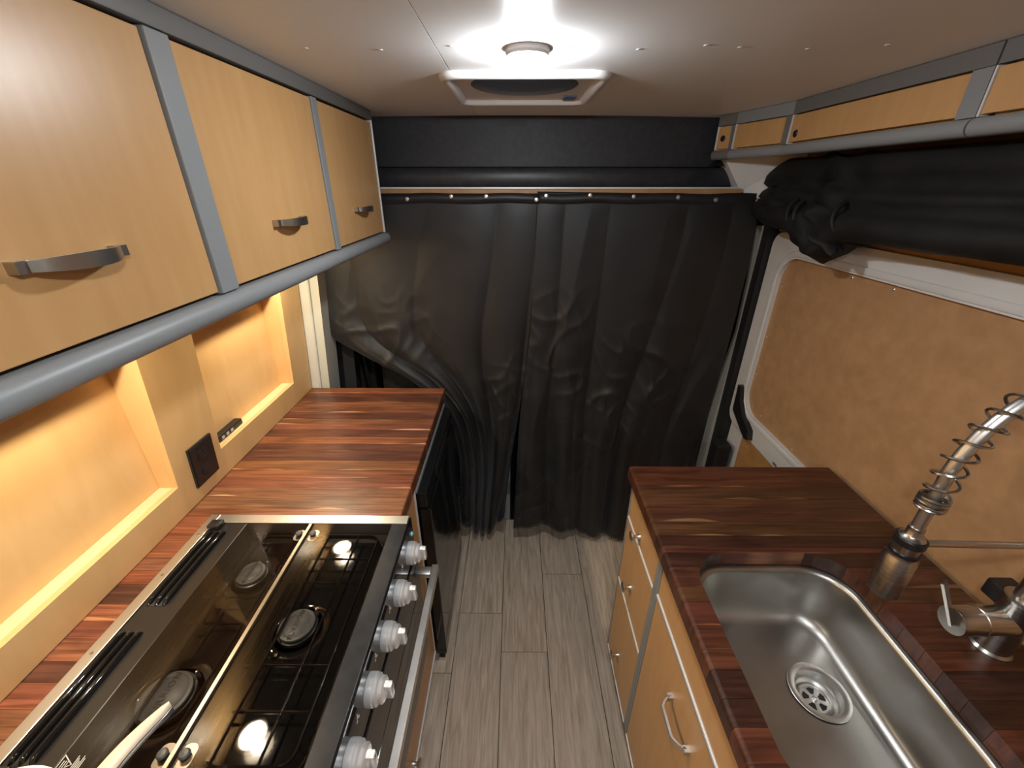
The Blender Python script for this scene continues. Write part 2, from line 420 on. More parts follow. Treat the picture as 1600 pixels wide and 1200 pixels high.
def curtain(name, label, left, right, y0, freq, amp, seed, snaps, hem, skew, NS=190, NT=170):
    th = thing(name, label, 'curtain', (0, y0, .02))
    rows = []
    for j in range(NT + 1):
        t = j / NT; row = []
        xl, zl = poly_at(left, t); xr, zr = poly_at(right, t)
        for i in range(NS + 1):
            s = i / NS
            e = s
            x = xl + (xr - xl) * e; z = zl + (zr - zl) * e
            if t > .5: z += hem(s) * sm((t - .5) / .5)
            low = sm((t - .12) / .75)
            wid = (xr - xl) / 0.8                      # gathered cloth: shallower fine detail
            a = amp * (0.12 + 0.9 * low)
            ph = s * freq + skew * t + .8 * noise.noise(Vector((s * 2.0 + seed, t * 1.0, seed)))
            d = a * (fold(ph) - .5)
            d += a * .38 * (fold(ph * 1.61 + .3 + .7 * noise.noise(Vector((s * 2.0, t * 1.4, seed + 5)))) - .5) * sm(t * 1.4 - .2) * min(1, wid)
            r1 = 1 - abs(noise.noise(Vector((s * freq * .75 + t * 1.3, t * 1.6, seed)))) * 2.0
            # short crossing creases of crumpled cotton, in patches
            r2 = 1 - abs(noise.noise(Vector((x * 6.0 - z * 5.0, z * 4.5 + x * 3.5, seed + 3)))) * 2.4
            r3 = 1 - abs(noise.noise(Vector((x * 9.0 + z * 7.0, z * 3.5 - x * 6, seed + 13)))) * 2.4
            patch = sm(.45 + 1.8 * noise.noise(Vector((x * 2.3, z * 2.0, seed + 20)))) * sm((t - .15) / .25)
            d += (.012 * (.3 + .7 * low) * max(r1, 0) ** 2 * min(1, wid) + .009 * patch * max(r2, 0) ** 3 + .006 * patch * max(r3, 0) ** 3) * sm(t / .10)
            row.append((x, y0 - d * sm(t / .05) - .010, z))
        rows.append(row)
    bm = bm_new(); grid(bm, rows)
    o = obj('cloth', bm, 'curtain', th, True, ang=180)
    sol = o.modifiers.new('thickness', 'SOLIDIFY'); sol.thickness = .0012; sol.offset = 0
    # top hem band with snaps
    bm = bm_new()
    xa, xb = rows[0][0][0], rows[0][-1][0]
    grid(bm, [[(xa + (xb - xa) * i / 40, y0 - .0122 - .0004 * math.sin(i * .9), z + .002 * math.sin(i * .5 + seed)) for i in range(41)] for z in (1.606, 1.574)])
    hb = obj('hem_band', bm, 'curtain', th, True, ang=180)
    sol = hb.modifiers.new('thickness', 'SOLIDIFY'); sol.thickness = .0012; sol.offset = 0
    first = None
    for x, z in snaps:
        if first is None:
            bm = bm_new(); lathe(bm, [(.0075, 0), (.0078, .002), (.006, .0045), (.0035, .005), (.003, .0038)], (x, y0 - .0135, z), (0, -1, 0), 16)
            first = obj('snap_button', bm, 'steel', th, True); p0 = (x, z)
        else:
            copyobj(first, th, (x - p0[0], 0, z - p0[1]))
    return th
left_edge = [(0, -.765, 1.606), (.16, -.766, 1.35), (.30, -.755, 1.125), (.42, -.62, 1.005), (.52, -.44, .895), (.62, -.30, .74), (.74, -.255, .52), (.88, -.262, .30), (1, -.262, .17)]
mid_edge = [(0, .082, 1.606), (.2, .07, 1.30), (.45, .04, .93), (.7, -.015, .52), (1, -.052, .17)]
curtain('blackout_curtain', 'left black curtain panel snapped to the batten and swept towards the middle', left_edge, mid_edge, 1.578, 3.9, .055, 3.1,
        [(-.60, 1.588), (-.374, 1.588), (-.222, 1.596), (-.102, 1.596), (.071, 1.586)],
        lambda s: -.115 * math.sin(PI * min(1, s * 1.02)) ** .7, .5)
mid2 = [(0, .074, 1.612), (.3, .06, 1.15), (.6, .02, .7), (1, -.006, .12)]
right_edge = [(0, .838, 1.602), (.15, .850, 1.37), (.4, .840, .98), (.7, .826, .5), (1, .822, .03)]
curtain('blackout_curtain', 'right black curtain panel hanging almost to the floor beside the sink counter', mid2, right_edge, 1.576, 5.0, .042, 8.7,
        [(.104, 1.598), (.254, 1.6), (.403, 1.596), (.555, 1.594), (.685, 1.586), (.829, 1.584)],
        lambda s: .02 * math.sin(9 * s) - .01, .25)

# ================================================================== RIGHT SIDE: sliding door, pillars
XD = .925
sd = thing('door_1', 'white sliding van door lined with hardboard panels beside the sink', 'door', (XD + .03, .5, .0)); struct(sd)
# white inner skin with a rounded opening is built as ring of strips around the panel
def ring(bm, outer, inner, xo, xi):
    n = len(outer)
    A = [bm.verts.new((xo, y, z)) for y, z in outer]; B = [bm.verts.new((xo - .004, y, z)) for y, z in inner]; Cc = [bm.verts.new((xi, y, z)) for y, z in inner]
    D = [bm.verts.new((xo + .03, y, z)) for y, z in outer]
    for i in range(n):
        k = (i + 1) % n
        bm.faces.new((A[i], A[k], B[k], B[i])); bm.faces.new((B[i], B[k], Cc[k], Cc[i])); bm.faces.new((D[i], D[k], A[k], A[i]))
PY1, PY0, PZ0, PZ1 = 1.468, -.30, .828, 1.418
inner = rrect(PY0, PY1, PZ0, PZ1, .085, 10)
outer = rrect(PY0 - .1, 1.555, .735, 1.487, .05, 10)
bm = bm_new(); ring(bm, outer, inner, XD - .012, XD + .012); obj('frame', bm, 'vanwhite', sd, True)
ih = rrect(PY0 - .002, PY1 + .002, PZ0 - .002, PZ1 + .002, .085, 10)
bm = bm_new(); loft(bm, [[(x, y, z) for y, z in ih] for x in (XD - .002, XD + .008)]); hp = obj('panel', bm, 'hard', sd)
# bead highlight rolled edge
bm = bm_new(); pts = rrect(PY0 - .014, PY1 + .014, PZ0 - .014, PZ1 + .014, .095, 10)
secs = []
for i, (y, z) in enumerate(pts):
    y2, z2 = pts[(i + 1) % len(pts)]; y1, z1 = pts[i - 1]
    t = Vector((0, y2 - y1, z2 - z1)).normalized(); nrm = Vector((0, t.z, -t.y))
    secs.append([Vector((XD - .014, y, z)) + nrm * (.011 * math.cos(a)) + Vector((-1, 0, 0)) * (.006 * math.sin(a)) for a in [PI * 2 * k / 8 for k in range(8)]])
loft(bm, secs, closed=True); obj('rolled_edge', bm, 'vanwhite', sd, True)
pbox('upper_panel', 'hard2', sd, XD + .0, XD + .02, -.5, 1.555, 1.487, 1.72)
bm = bm_new(); loft(bm, [[(x, y, z) for y, z in rrect(-.3, 1.428, .06, .732, .03, 6)] for x in (XD - .006, XD + .004)]); obj('lower_panel', bm, 'hard2', sd)
pbox('door_skin', 'vanwhite', sd, XD + .012, XD + .03, -.4, 1.555, .03, .74)
for y, z in ((1.16, 1.405), (1.02, 1.405), (.7, 1.405), (1.455, 1.33), (1.455, 1.13), (1.455, .98), (1.36, .85), (1.16, .84), (1.385, .695), (1.2, 1.53), (1.0, 1.53)):
    xx = XD - .002 if z < 1.45 else XD
    if z < .73: xx = XD - .006
    bm = bm_new(); lathe(bm, [(.0042, 0), (.004, .0015), (.002, .003)], (xx, y, z), (-1, 0, 0), 10); obj('screw', bm, 'steel', sd, True)
for y, z, s in ((1.27, .775, .018), (1.17, .758, .012), (1.235, .768, .01), (1.2, .748, .02)):
    bm = bm_new(); loft(bm, [[(XD - .0125 - d, y + s * math.cos(a) * (.5 + .5 * random.random()), z + .3 * s * math.sin(a)) for a in [2 * PI * k / 7 for k in range(7)]] for d in (-.001, .0003)]); obj('paint_scuff', bm, 'scuff', sd)
# black pull/latch cover at the door edge
bm = bm_new()
hpoly = [(1.50, .915), (1.482, .915), (1.462, .86), (1.42, .815), (1.362, .785), (1.352, .748), (1.375, .742), (1.44, .775), (1.495, .805)]
loft(bm, [[(x, y, z) for y, z in hpoly] for x in (XD - .013, XD - .035)])
obj('latch_cover', bm, 'blackpl', sd)
# black vertical trim, cream gap strip, black lower hinge
bm = bm_new(); loft(bm, [[(x, y, z) for x, y in ((.893, 1.562), (.955, 1.558), (.955, 1.64), (.893, 1.64))] for z in (.1, 1.62)])
tp = struct(obj('trim_5', bm, 'rubber'), 'tall black pillar cover between curtain and white door frame', 'pillar')
bm = bm_new()
loft(bm, [[(.868 + dx + .012 * math.sin(z * 7), 1.60, z), (.905, 1.60, z), (.905, 1.615, z), (.868 + dx + .012 * math.sin(z * 7), 1.615, z)] for z, dx in ((.3, -.02), (.6, -.01), (.9, .0), (1.1, .008), (1.3, .012), (1.5, .01))])
struct(obj('trim_6', bm, 'cap_cream'), 'pale green grey pillar strip showing beside the right curtain edge', 'pillar')
bm = bm_new(); box(bm, .86, .92, 1.47, 1.54, .46, .64, bev=.012)
tag(obj('door_check_arm', bm, 'rubber'), 'chunky black latch block low beside the pillar, above the counter edge', 'latch')
# white body wedge above the curtain corner
bm = bm_new()
loft(bm, [[(.70, 1.60, 1.72), (.775, 1.59, 1.612), (.90, 1.52, 1.56), (.92, 1.50, 1.72)], [(.70, 1.66, 1.72), (.775, 1.66, 1.612), (.93, 1.66, 1.56), (.93, 1.66, 1.72)]])
struct(obj('trim_7', bm, 'vanwhite'), 'white painted body corner under the right overhead lockers', 'trim')

# rolled-up side curtain
rc = thing('rolled_curtain', 'black side curtain rolled up and tied under the right overhead lockers', 'curtain', (.84, .5, 1.5))
def rollprof(y):
    k = noise.noise(Vector((y * 3.1, .3, 1.7)))
    sag = .012 * math.sin(y * 2.4 + 1)
    kn = math.exp(-((y - 1.15) / .045) ** 2)      # knot of the tie
    kn2 = math.exp(-((y - 1.20) / .085) ** 2)
    e = max(0, (y - 1.40)) / .14
    pts = []
    # outline: sheet from the locker down, a crease, then the roll
    outline = [(.892, 1.704), (.815, 1.704), (.802, 1.688), (.798, 1.655), (.824, 1.637), (.800, 1.622), (.790, 1.602), (.816, 1.588), (.778, 1.574), (.768, 1.552), (.772, 1.532), (.792, 1.519), (.83, 1.514), (.872, 1.522), (.897, 1.55), (.905, 1.62)]
    for i, (x, z) in enumerate(outline):
        nz = noise.noise(Vector((y * 5 + i * .33, i * .5, 4.2))); n2 = noise.noise(Vector((y * 17, i * .9, 8.2)))
        low = max(0, min(1, (1.64 - z) / .08))
        xx = x + (.007 * nz + .004 * n2 * kn2 * 3) * (1 if i not in (0, len(outline) - 1) else 0)
        zz = z + .007 * nz * low + sag * low * .6
        zz += -.055 * kn * low * max(0, min(1, (1.6 - z) / .06)) + .012 * kn2 * math.sin(i * 2.3 + y * 40)
        xx += -.018 * kn2 * low + .010 * kn2 * math.sin(i * 1.7 + y * 55)
        # taper in towards the far end
        if e > 0:
            xx = xx + (.862 - xx) * .35 * min(e, 1); zz = zz + (1.60 - zz) * .35 * min(e, 1) ** 1.5
        pts.append((min(xx, .922), y, zz))
    return pts
ysr = [-.6 + i * (1.535 + .6) / 220 for i in range(221)]
bm = bm_new(); loft(bm, [rollprof(y) for y in ysr]); obj('rolled_cloth', bm, 'rolled', rc, True, ang=180)
# hanging gathered tail and strap loops around the roll
bm = bm_new()
secs = []
for i in range(15):
    t = i / 14
    c = Vector((.80 - .012 * math.sin(t * PI), 1.195 - .10 * t, 1.56 - .085 * t + .03 * t * t)); r = .022 + .036 * math.sin(PI * min(1, t * .8 + .2)) ** .7 if t < .97 else .012
    secs.append([c + Vector((math.cos(a) * r * .62, math.sin(a) * r * 1.1 * .8, math.sin(a) * r * .75)) * (1 + .16 * math.sin(a * 5 + t * 6)) for a in [2 * PI * k / 28 for k in range(28)]])
loft(bm, secs); obj('gathered_tail', bm, 'rolled', rc, True, ang=180)
for yy, rr in ((1.235, .066), (1.262, .07), (1.085, .064)):
    bm = bm_new(); pts = [(.842 + (rr + .012) * math.cos(a), yy + .02 * math.sin(a), 1.556 + rr * .82 * math.sin(a)) for a in [PI * .35 + PI * 1.35 * k / 20 for k in range(21)]]
    tube(bm, pts, .006, 8); obj('tie', bm, 'rolled', rc, True)
# bunched end near the cab
bm = bm_new(); secs = []
for i in range(19):
    t = i / 18
    c = Vector((.845, 1.36 + .19 * t, 1.562 + .01 * math.sin(t * 3))); r = .062 * math.sin(PI * (.12 + .80 * t)) ** .5
    secs.append([c + Vector((math.cos(a) * r * .95, 0, math.sin(a) * r)) * (1 + .10 * math.sin(a * 4 + t * 9)) for a in [2 * PI * k / 24 for k in range(24)]])
loft(bm, secs); obj('bunched_end', bm, 'rolled', rc, True, ang=180)

# ================================================================== LEFT OVERHEAD CABINETS
XF = -.44
def pull(bm, x, y, z, L=.102, out=.021, sx=1):
    secs = []
    for i in range(17):
        t = -1 + 2 * i / 16
        o = out * (1 - abs(t) ** 2.2) + .006
        hz = .0045 + .0030 * (1 - t * t)
        th = .0045
        if abs(t) == 1: o = .0
        yy = y + t * L / 2
        secs.append([(x + sx * o, yy, z - hz), (x + sx * (o + th), yy, z - hz), (x + sx * (o + th), yy, z + hz), (x + sx * o, yy, z + hz)])
    loft(bm, secs)
    for s in (-1, 1):
        box(bm, min(x, x + sx * .011), max(x, x + sx * .011), y + s * L / 2 - .006, y + s * L / 2 + .006, z - .0055, z + .0055)
units = [(.225, .613, 'near'), (.656, 1.059, 'middle'), (1.087, 1.470, 'far')]
desc = {'near': 'largest maple overhead cabinet at the left edge above the stove', 'middle': 'middle maple overhead cabinet above the left walnut worktop and stove', 'far': 'narrow looking maple overhead cabinet nearest the black curtain'}
ends = [(.18, .613), (.614, 1.058), (1.059, 1.478)]
for (y0, y1, k), (c0, c1) in zip(units, ends):
    t = thing('overhead_cabinet', desc[k], 'cabinet', (-.6, (c0 + c1) / 2, 1.475), 'overhead cabinets on the left')
    bm = bm_new()
    box(bm, -.745, XF - .024, c0 + .001, c1 - .001, 1.82, 1.832)
    box(bm, -.745, XF - .024, c0 + .001, c0 + .012, 1.490, 1.82)
    box(bm, -.745, XF - .024, c1 - .012, c1 - .001, 1.490, 1.82)
    obj('carcass', bm, 'maple', t)
    pbox('underside', 'blackpl', t, -.745, XF - .024, c0 + .001, c1 - .001, 1.479, 1.4895)
    pbox('shadow_gap', 'gap', t, XF - .024, XF - .020, c0 + .002, c1 - .002, 1.490, 1.815)
    d = pbox('door', 'maple', t, XF - .018, XF, y0 + .002, y1 - .002, 1.4935, 1.803, bev=.0012)
    bm = bm_new(); pull(bm, XF, (y0 + y1) / 2, 1.573); obj('handle', bm, 'handle', d, True, label='brushed nickel bow pull')
    if k == 'near':
        pbox('stile', 'rail', t, XF - .020, XF + .004, .1815, .2255, 1.490, 1.806, bev=.0015)
    if k == 'middle':
        pbox('stile', 'rail', t, XF - .020, XF + .004, .6150, .6555, 1.490, 1.806, bev=.0015)
    if k == 'far':
        pbox('stile', 'rail', t, XF - .020, XF + .003, 1.0600, 1.0865, 1.490, 1.806, bev=.0015)
        pbox('end_edge', 'alu', t, XF - .020, XF + .003, 1.4705, 1.478, 1.490, 1.812, bev=.0012)
# lower half-round rail and upper cornice run over all three
def railsec(y, x, sx, zc, r, back):
    pts = []
    for i in range(13):
        a = -PI / 2 + PI * i / 12
        pts.append((x + sx * r * .95 * math.cos(a), y, zc + r * math.sin(a)))
    return pts + [(x - sx * back, y, zc + r), (x - sx * back, y, zc - r)]
bm = bm_new(); loft(bm, [railsec(y, XF - .002, 1, 1.4715, .0165, .018) for y in (-.6, 1.487)])
tag(obj('cabinet_rail', bm, 'rail', smooth=True), 'long grey half round rail along the bottom of the left overhead cabinets', 'rail')
bm = bm_new(); box(bm, XF - .03, XF + .003, -.6, 1.482, 1.808, ZC - .0005, bev=.002)
tag(obj('cabinet_cornice', bm, 'rail_dark', smooth=True), 'dark grey cornice strip between left overhead cabinets and ceiling', 'cornice')
# one more unit beyond the frame so the row does not stop at the picture edge
t = thing('overhead_cabinet', 'maple overhead cabinet behind the viewer, left of the stove cabinets', 'cabinet', (-.6, -.2, 1.475), 'overhead cabinets on the left')
pbox('carcass', 'maple', t, -.745, XF - .024, -.6, .178, 1.490, 1.832)
pbox('underside', 'blackpl', t, -.745, XF - .024, -.6, .178, 1.479, 1.4895)
pbox('door', 'maple', t, XF - .018, XF, -.58, .178, 1.4935, 1.803, bev=.0012)

# under-cabinet pucks
for i, (y, lb) in enumerate(((1.20, 'round under cabinet light shining on the far niche'), (.575, 'round under cabinet light above the stove and near niche'), (-.1, 'round under cabinet light behind the viewer'))):
    t = thing('under_cabinet_light', lb, 'light', (-.685, y, 1.470), 'under cabinet puck lights')
    bm = bm_new(); lathe(bm, [(.040, .009), (.040, .002), (.036, 0), (.034, .003)], (-.685, y, 1.470), (0, 0, 1), 28); obj('housing', bm, 'alu', t, True)
    bm = bm_new(); lathe(bm, [(.033, .0015), (.033, .003)], (-.685, y, 1.470), (0, 0, 1), 28); obj('lens', bm, 'lens_warm', t)
    ld = bpy.data.lights.new('under_cabinet_lamp', 'AREA'); ld.shape = 'DISK'; ld.size = .024; ld.energy = UNDER_W; ld.color = UNDER_COL
    lo = bpy.data.objects.new('lamp', ld); COL.objects.link(lo); lo.parent = t; lo.location = (0, 0, -.001)

# ================================================================== RIGHT OVERHEAD LOCKERS
A, B, Cp = (.748, 1.325), (.692, 1.530), (.664, 1.592)
def along(p, q, s, off=0):
    d = Vector((q[0] - p[0], q[1] - p[1], 0)); L = d.length; d.normalize(); n = Vector((-d.y, d.x, 0))
    if n.x > 0: n = -n
    v = Vector((p[0], p[1], 0)) + d * s * L + n * off
    return v.x, v.y
def slab(p, q, s0, s1, o0, o1, z0, z1):
    bm = bm_new(); prism(bm, [along(p, q, s0, o0), along(p, q, s1, o0), along(p, q, s1, o1), along(p, q, s0, o1)], z0, z1); return bm
A0 = (.748, .800)
lock = [('near', (.748, -.55), A0, 'overhead locker with maple front at the right edge, over the sink'), ('long', A0, A, 'long maple overhead locker above the rolled black curtain'),
        ('angled', A, B, 'short angled maple overhead locker next to the long right locker'), ('end', B, Cp, 'smallest maple end locker where the right lockers meet the black liner')]
for k, p, q, lb in lock:
    t = thing('overhead_locker', lb, 'cabinet', (.8, (p[1] + q[1]) / 2, 1.71), 'overhead lockers on the right')
    L = math.hypot(q[0] - p[0], q[1] - p[1])
    bm = bm_new(); prism(bm, [along(p, q, 0.05 if k == 'end' else .006, -.012), along(p, q, .99, -.012), (.93, q[1] - .002), (.93, p[1] + (.006 if k == 'end' else .002))], 1.722, ZC - .002); obj('carcass', bm, 'maple_side', t)
    m0 = {'long': .036, 'near': .012, 'angled': .020, 'end': .014}[k] / L
    m1 = .006 / L
    obj('door', slab(p, q, m0, 1 - m1, -.010, .004, 1.7385, 1.8005), 'maple_side', t)
    d = t.children[-1]
    obj('stile', slab(p, q, 0.03 if k == 'end' else .001, m0 - .001, -.011, .006, 1.735, 1.803), 'rail' if k in ('long', 'near') else 'rail_dark', t)
    obj('edge_trim', slab(p, q, 1 - m1 + .001, .999, -.011, .006, 1.735, 1.803), 'alu' if k != 'angled' else 'alu', t)
    if k in ('long', 'end'):
        c = along(p, q, 1 - (.032 / L if k == 'long' else .026 / L), .004); n = Vector(along(p, q, .5, 1)) - Vector(along(p, q, .5, 0))
        bm = bm_new(); lathe(bm, [(.009, 0), (.009, .0015), (.0075, .003), (.0045, .002), (.0043, .0005)], (c[0], c[1], 1.757 if k == 'long' else 1.768), (n.x, n.y, 0), 18)
        obj('push_lock', bm, 'blackpl', d, True, label='round black push lock')
    r = bm_new(); secs = []
    d2 = (Vector(q) - Vector(p)).normalized()
    for s in (0.03 if k == 'end' else .002, .998):
        pt = []
        for i in range(13):
            a = -PI / 2 + PI * i / 12
            x, y = along(p, q, s, .004 + .012 * math.cos(a)); pt.append((x, y, 1.7205 + .0135 * math.sin(a)))
        x, y = along(p, q, s, -.011); pt += [(x, y, 1.734), (x, y, 1.707)]
        secs.append(pt)
    loft(r, secs); obj('bottom_rail', r, 'rail' if k != 'end' else 'rail_dark', t, True)
    obj('cornice', slab(p, q, .03 if k == 'end' else .002, .998, -.011, .006, 1.804, ZC - .001), 'rail_dark' if k != 'angled' else 'rail', t)

# ================================================================== WALNUT WORKTOPS
def staves(y0, y1, dark, seed):
    """(near y, far y, tint) from the far end"""
    r = random.Random(seed); o = []; y = y1
    while y > y0 + 1e-4:
        v = r.random(); w_ = r.choice((.034, .039, .044, .048))
        c = (.125, .046, .028) if v > .80 else (.20 + .07 * r.random(), .070 + .022 * r.random(), .036 + .008 * r.random())
        a = y - w_
        if a < y0 + .015: a = y0
        o.append((a, y, tuple(q * dark for q in c), 'n')); y = a
    return o
ZT, TH = .90, .036
def frontprof(x0, x1, y, r, side=-1):
    """section in XZ; rounded upper edge on the aisle side (x0 side if side<0)"""
    pts = []
    if side < 0:
        pts = [(x1, y, ZT - TH), (x1, y, ZT)] + [(x0 + r - r * math.sin(a), y, ZT - r + r * math.cos(a)) for a in [PI / 2 * i / 4 for i in range(5)]] + [(x0, y, ZT - TH)]
    else:
        pts = [(x0, y, ZT - TH), (x0, y, ZT)] + [(x1 - r + r * math.sin(a), y, ZT - r + r * math.cos(a)) for a in [PI / 2 * i / 4 for i in range(5)]] + [(x1, y, ZT - TH)]
    return pts
SY0, SY1 = .228, .778            # stove cut-out
wt = thing('worktop', 'reddish walnut butcher block worktop around the stove on the left', 'worktop', (-.55, .9, ZT - TH))
for a, b, c, k in staves(SY1, 1.485, 1.0, 5) + staves(SY0, SY1, 1.0, 6) + staves(-.6, SY0, 1.0, 8):
    g = .0003
    bm = bm_new()
    if b <= SY1 + 1e-6 and a >= SY0 - 1e-6: box(bm, -.832, -.7475, a + g, b - g, ZT - TH, ZT)
    else: loft(bm, [frontprof(-.832, -.28, y, .004, 1) for y in (a + g, b - g)])
    obj('stave', bm, 'stave', wt, color=c)

SX0, SX1, KY0, KY1, SR = .384, .722, .235, .672, .085     # sink opening
def hole(y):
    if y >= KY1 or y <= KY0: return None
    d = 0
    for yc, s in ((KY1 - SR, 1), (KY0 + SR, -1)):
        if (y - yc) * s > 0: d = SR - math.sqrt(max(SR * SR - (y - yc) ** 2, 0))
    return SX0 + d, SX1 - d
wr_ = thing('worktop', 'dark walnut butcher block worktop around the sink on the right', 'worktop', (.62, .45, ZT - TH))
X0, X1 = .331, .905
for a, b, col, k in staves(KY1, .983, .48, 21) + staves(KY0, KY1, .48, 22) + staves(-.6, KY0, .48, 23):
    a += .0003; b -= .0003
    if hole((a + b) / 2) is None:
        bm = bm_new(); loft(bm, [frontprof(X0, X1, y, .008) for y in (a, b)]); obj('stave', bm, 'stave', wr_, color=col)
    else:
        yy = [a + (b - a) * q / 8 for q in range(9)]
        H = [hole(min(max(y, KY0 + 1e-5), KY1 - 1e-5)) for y in yy]
        bm = bm_new(); loft(bm, [frontprof(X0, h[0], y, .008) for y, h in zip(yy, H)]); obj('stave', bm, 'stave', wr_, color=col)
        bm = bm_new(); loft(bm, [[(h[1], y, ZT - TH), (X1, y, ZT - TH), (X1, y, ZT), (h[1], y, ZT)] for y, h in zip(yy, H)]); obj('stave', bm, 'stave', wr_, color=col)

# ================================================================== SINK
sk = thing('sink', 'brushed stainless undermount single bowl sink in the dark walnut worktop', 'sink', (.553, .453, .70))
ZB = .725
def skring(inset, z, r): return [(x, y, z) for x, y in rrect(SX0 + inset, SX1 - inset, KY0 + inset, KY1 - inset, r, 10)]
zr = ZT - TH - .001
prof = [(-.022, zr, .105), (-.022, zr - .0015, .105), (0.004, zr - .0015, .083), (.009, zr - .004, .08), (.012, zr - .012, .078), (.016, .80, .075), (.019, .768, .074), (.022, .752, .070), (.028, .738, .064), (.036, .730, .058), (.044, ZB + .001, .05), (.050, ZB, .046)]
bm = bm_new()
loft(bm, [skring(a, z, r) for a, z, r in prof], cap=False)
# floor with a round drain opening
DX, DY, DR = .609, .485, .053
inner = skring(.050, ZB, .046); last = [v for v in bm.verts][-len(inner):]
circ = [bm.verts.new((DX + DR * math.cos(2 * PI * k / 44), DY + DR * math.sin(2 * PI * k / 44), ZB - .0015)) for k in range(44)]
ang = lambda v: math.atan2(v.co.y - DY, v.co.x - DX)
o_s = sorted(last, key=ang); c_s = sorted(circ, key=ang)
eo = [bm.edges.get((o_s[i], o_s[(i + 1) % len(o_s)])) or bm.edges.new((o_s[i], o_s[(i + 1) % len(o_s)])) for i in range(len(o_s))]
ec = [bm.edges.new((c_s[i], c_s[(i + 1) % 44])) for i in range(44)]
bmesh.ops.bridge_loops(bm, edges=eo + ec)
obj('bowl', bm, 'sink', sk, True, ang=60)
bm = bm_new()
lathe(bm, [(.0555, .0012), (.054, .0022), (.046, .0005), (.042, -.0006), (.0405, -.004), (.0395, -.020), (.037, -.026), (.030, -.029), (.029, -.032)], (DX, DY, ZB), (0, 0, 1), 44, cap=False)
obj('drain_flange', bm, 'steel', sk, True, ang=50)
bm = bm_new()
lathe(bm, [(.031, -.030), (.030, -.026), (.027, -.0245), (.025, -.027), (.0, -.027)], (DX, DY, ZB), (0, 0, 1), 36, cap=False)
bk = obj('strainer_basket', bm, 'steel', sk, True)
for k in range(5):
    a0 = 2 * PI * k / 5 + .2; bm = bm_new()
    loft(bm, [[(DX + r * math.cos(a0 + d), DY + r * math.sin(a0 + d), ZB - z) for r, d in ((.010, -.25), (.021, -.38), (.022, 0), (.021, .38), (.010, .25))] for z in (.0269, .0262)])
    obj('drain_slot', bm, 'gap', bk)
bm = bm_new(); lathe(bm, [(.005, -.027), (.005, -.022), (.003, -.020)], (DX, DY, ZB), (0, 0, 1), 16); obj('centre_post', bm, 'steel', bk, True)

# ================================================================== FAUCET
FX, FY = .842, .468
fa = thing('faucet', 'brushed nickel spring spout faucet standing behind the sink', 'faucet', (FX, FY, ZT))
bm = bm_new(); lathe(bm, [(.0285, 0), (.0285, .004), (.0265, .006), (.0245, .008), (.0245, .115), (.0255, .117), (.0255, .123), (.0205, .125)], (FX, FY, ZT), (0, 0, 1), 36); obj('body', bm, 'nickel', fa, True)
bm = bm_new(); lathe(bm, [(.0165, .12), (.0165, .34), (.019, .343), (.019, .356)], (FX, FY, ZT), (0, 0, 1), 28); obj('riser', bm, 'nickel', fa, True)
hdv = Vector((-.985, -.02, .0)).normalized(); hc = Vector((FX, FY, ZT + .072))
bm = bm_new(); lathe(bm, [(.0235, .0), (.0235, .055), (.0245, .056), (.0245, .060), (.0235, .061), (.0235, .098), (.0225, .100)], hc, hdv, 36); hb = obj('handle_barrel', bm, 'nickel', fa, True)
bm = bm_new(); p = hc + hdv * .1002
lathe(bm, [(.0228, -.001), (.0228, .0015), (.0, .0016)], p, hdv, 36, cap=False); obj('end_disc', bm, 'handle', hb, True)
bm = bm_new()
lev = Vector((-.032, .018, .08)).normalized(); wd = Vector((-.8, -.55, -.2)); wd = (wd - lev * wd.dot(lev)).normalized()
thk = lev.cross(wd) * .002
q0 = p - lev * .004; q1 = q0 + lev * .088
loft(bm, [[q - wd * .004 - thk, q + wd * .011 - thk, q + wd * .011 + thk, q - wd * .004 + thk] for q in (q0, q1)]); obj('lever', bm, 'handle', hb)
bm = bm_new(); box(bm, FX - .012, FX + .03, FY + .018, FY + .048, ZT + .085, ZT + .118, bev=.003); obj('rear_block', bm, 'blackpl', fa, True)
# arm that docks the spray head
HX = .598
bm = bm_new(); tube(bm, [(FX - .01, FY, 1.142), (HX + .016, FY, 1.147)], .0055, 12); obj('dock_arm', bm, 'nickel', fa, True)
bm = bm_new(); lathe(bm, [(.0200, .003), (.0200, .013), (.0172, .013), (.0172, .003)], (HX, FY, 1.146), (0, 0, 1), 28); obj('dock_ring', bm, 'blackpl', fa, True)
# hose path: up from head, arc over to the riser
pts = []
for i in range(9): pts.append(Vector((HX + .001 * i / 8, FY, 1.165 + (1.262 - 1.165) * i / 8)))
for i in range(1, 33):
    a = PI - PI * i / 32; pts.append(Vector(((HX + FX) / 2 + (FX - HX) / 2 * math.cos(a), FY, 1.262 + .162 * math.sin(a))))
bm = bm_new(); tube(bm, pts, .0085, 14); obj('hose', bm, 'steel', fa, True)
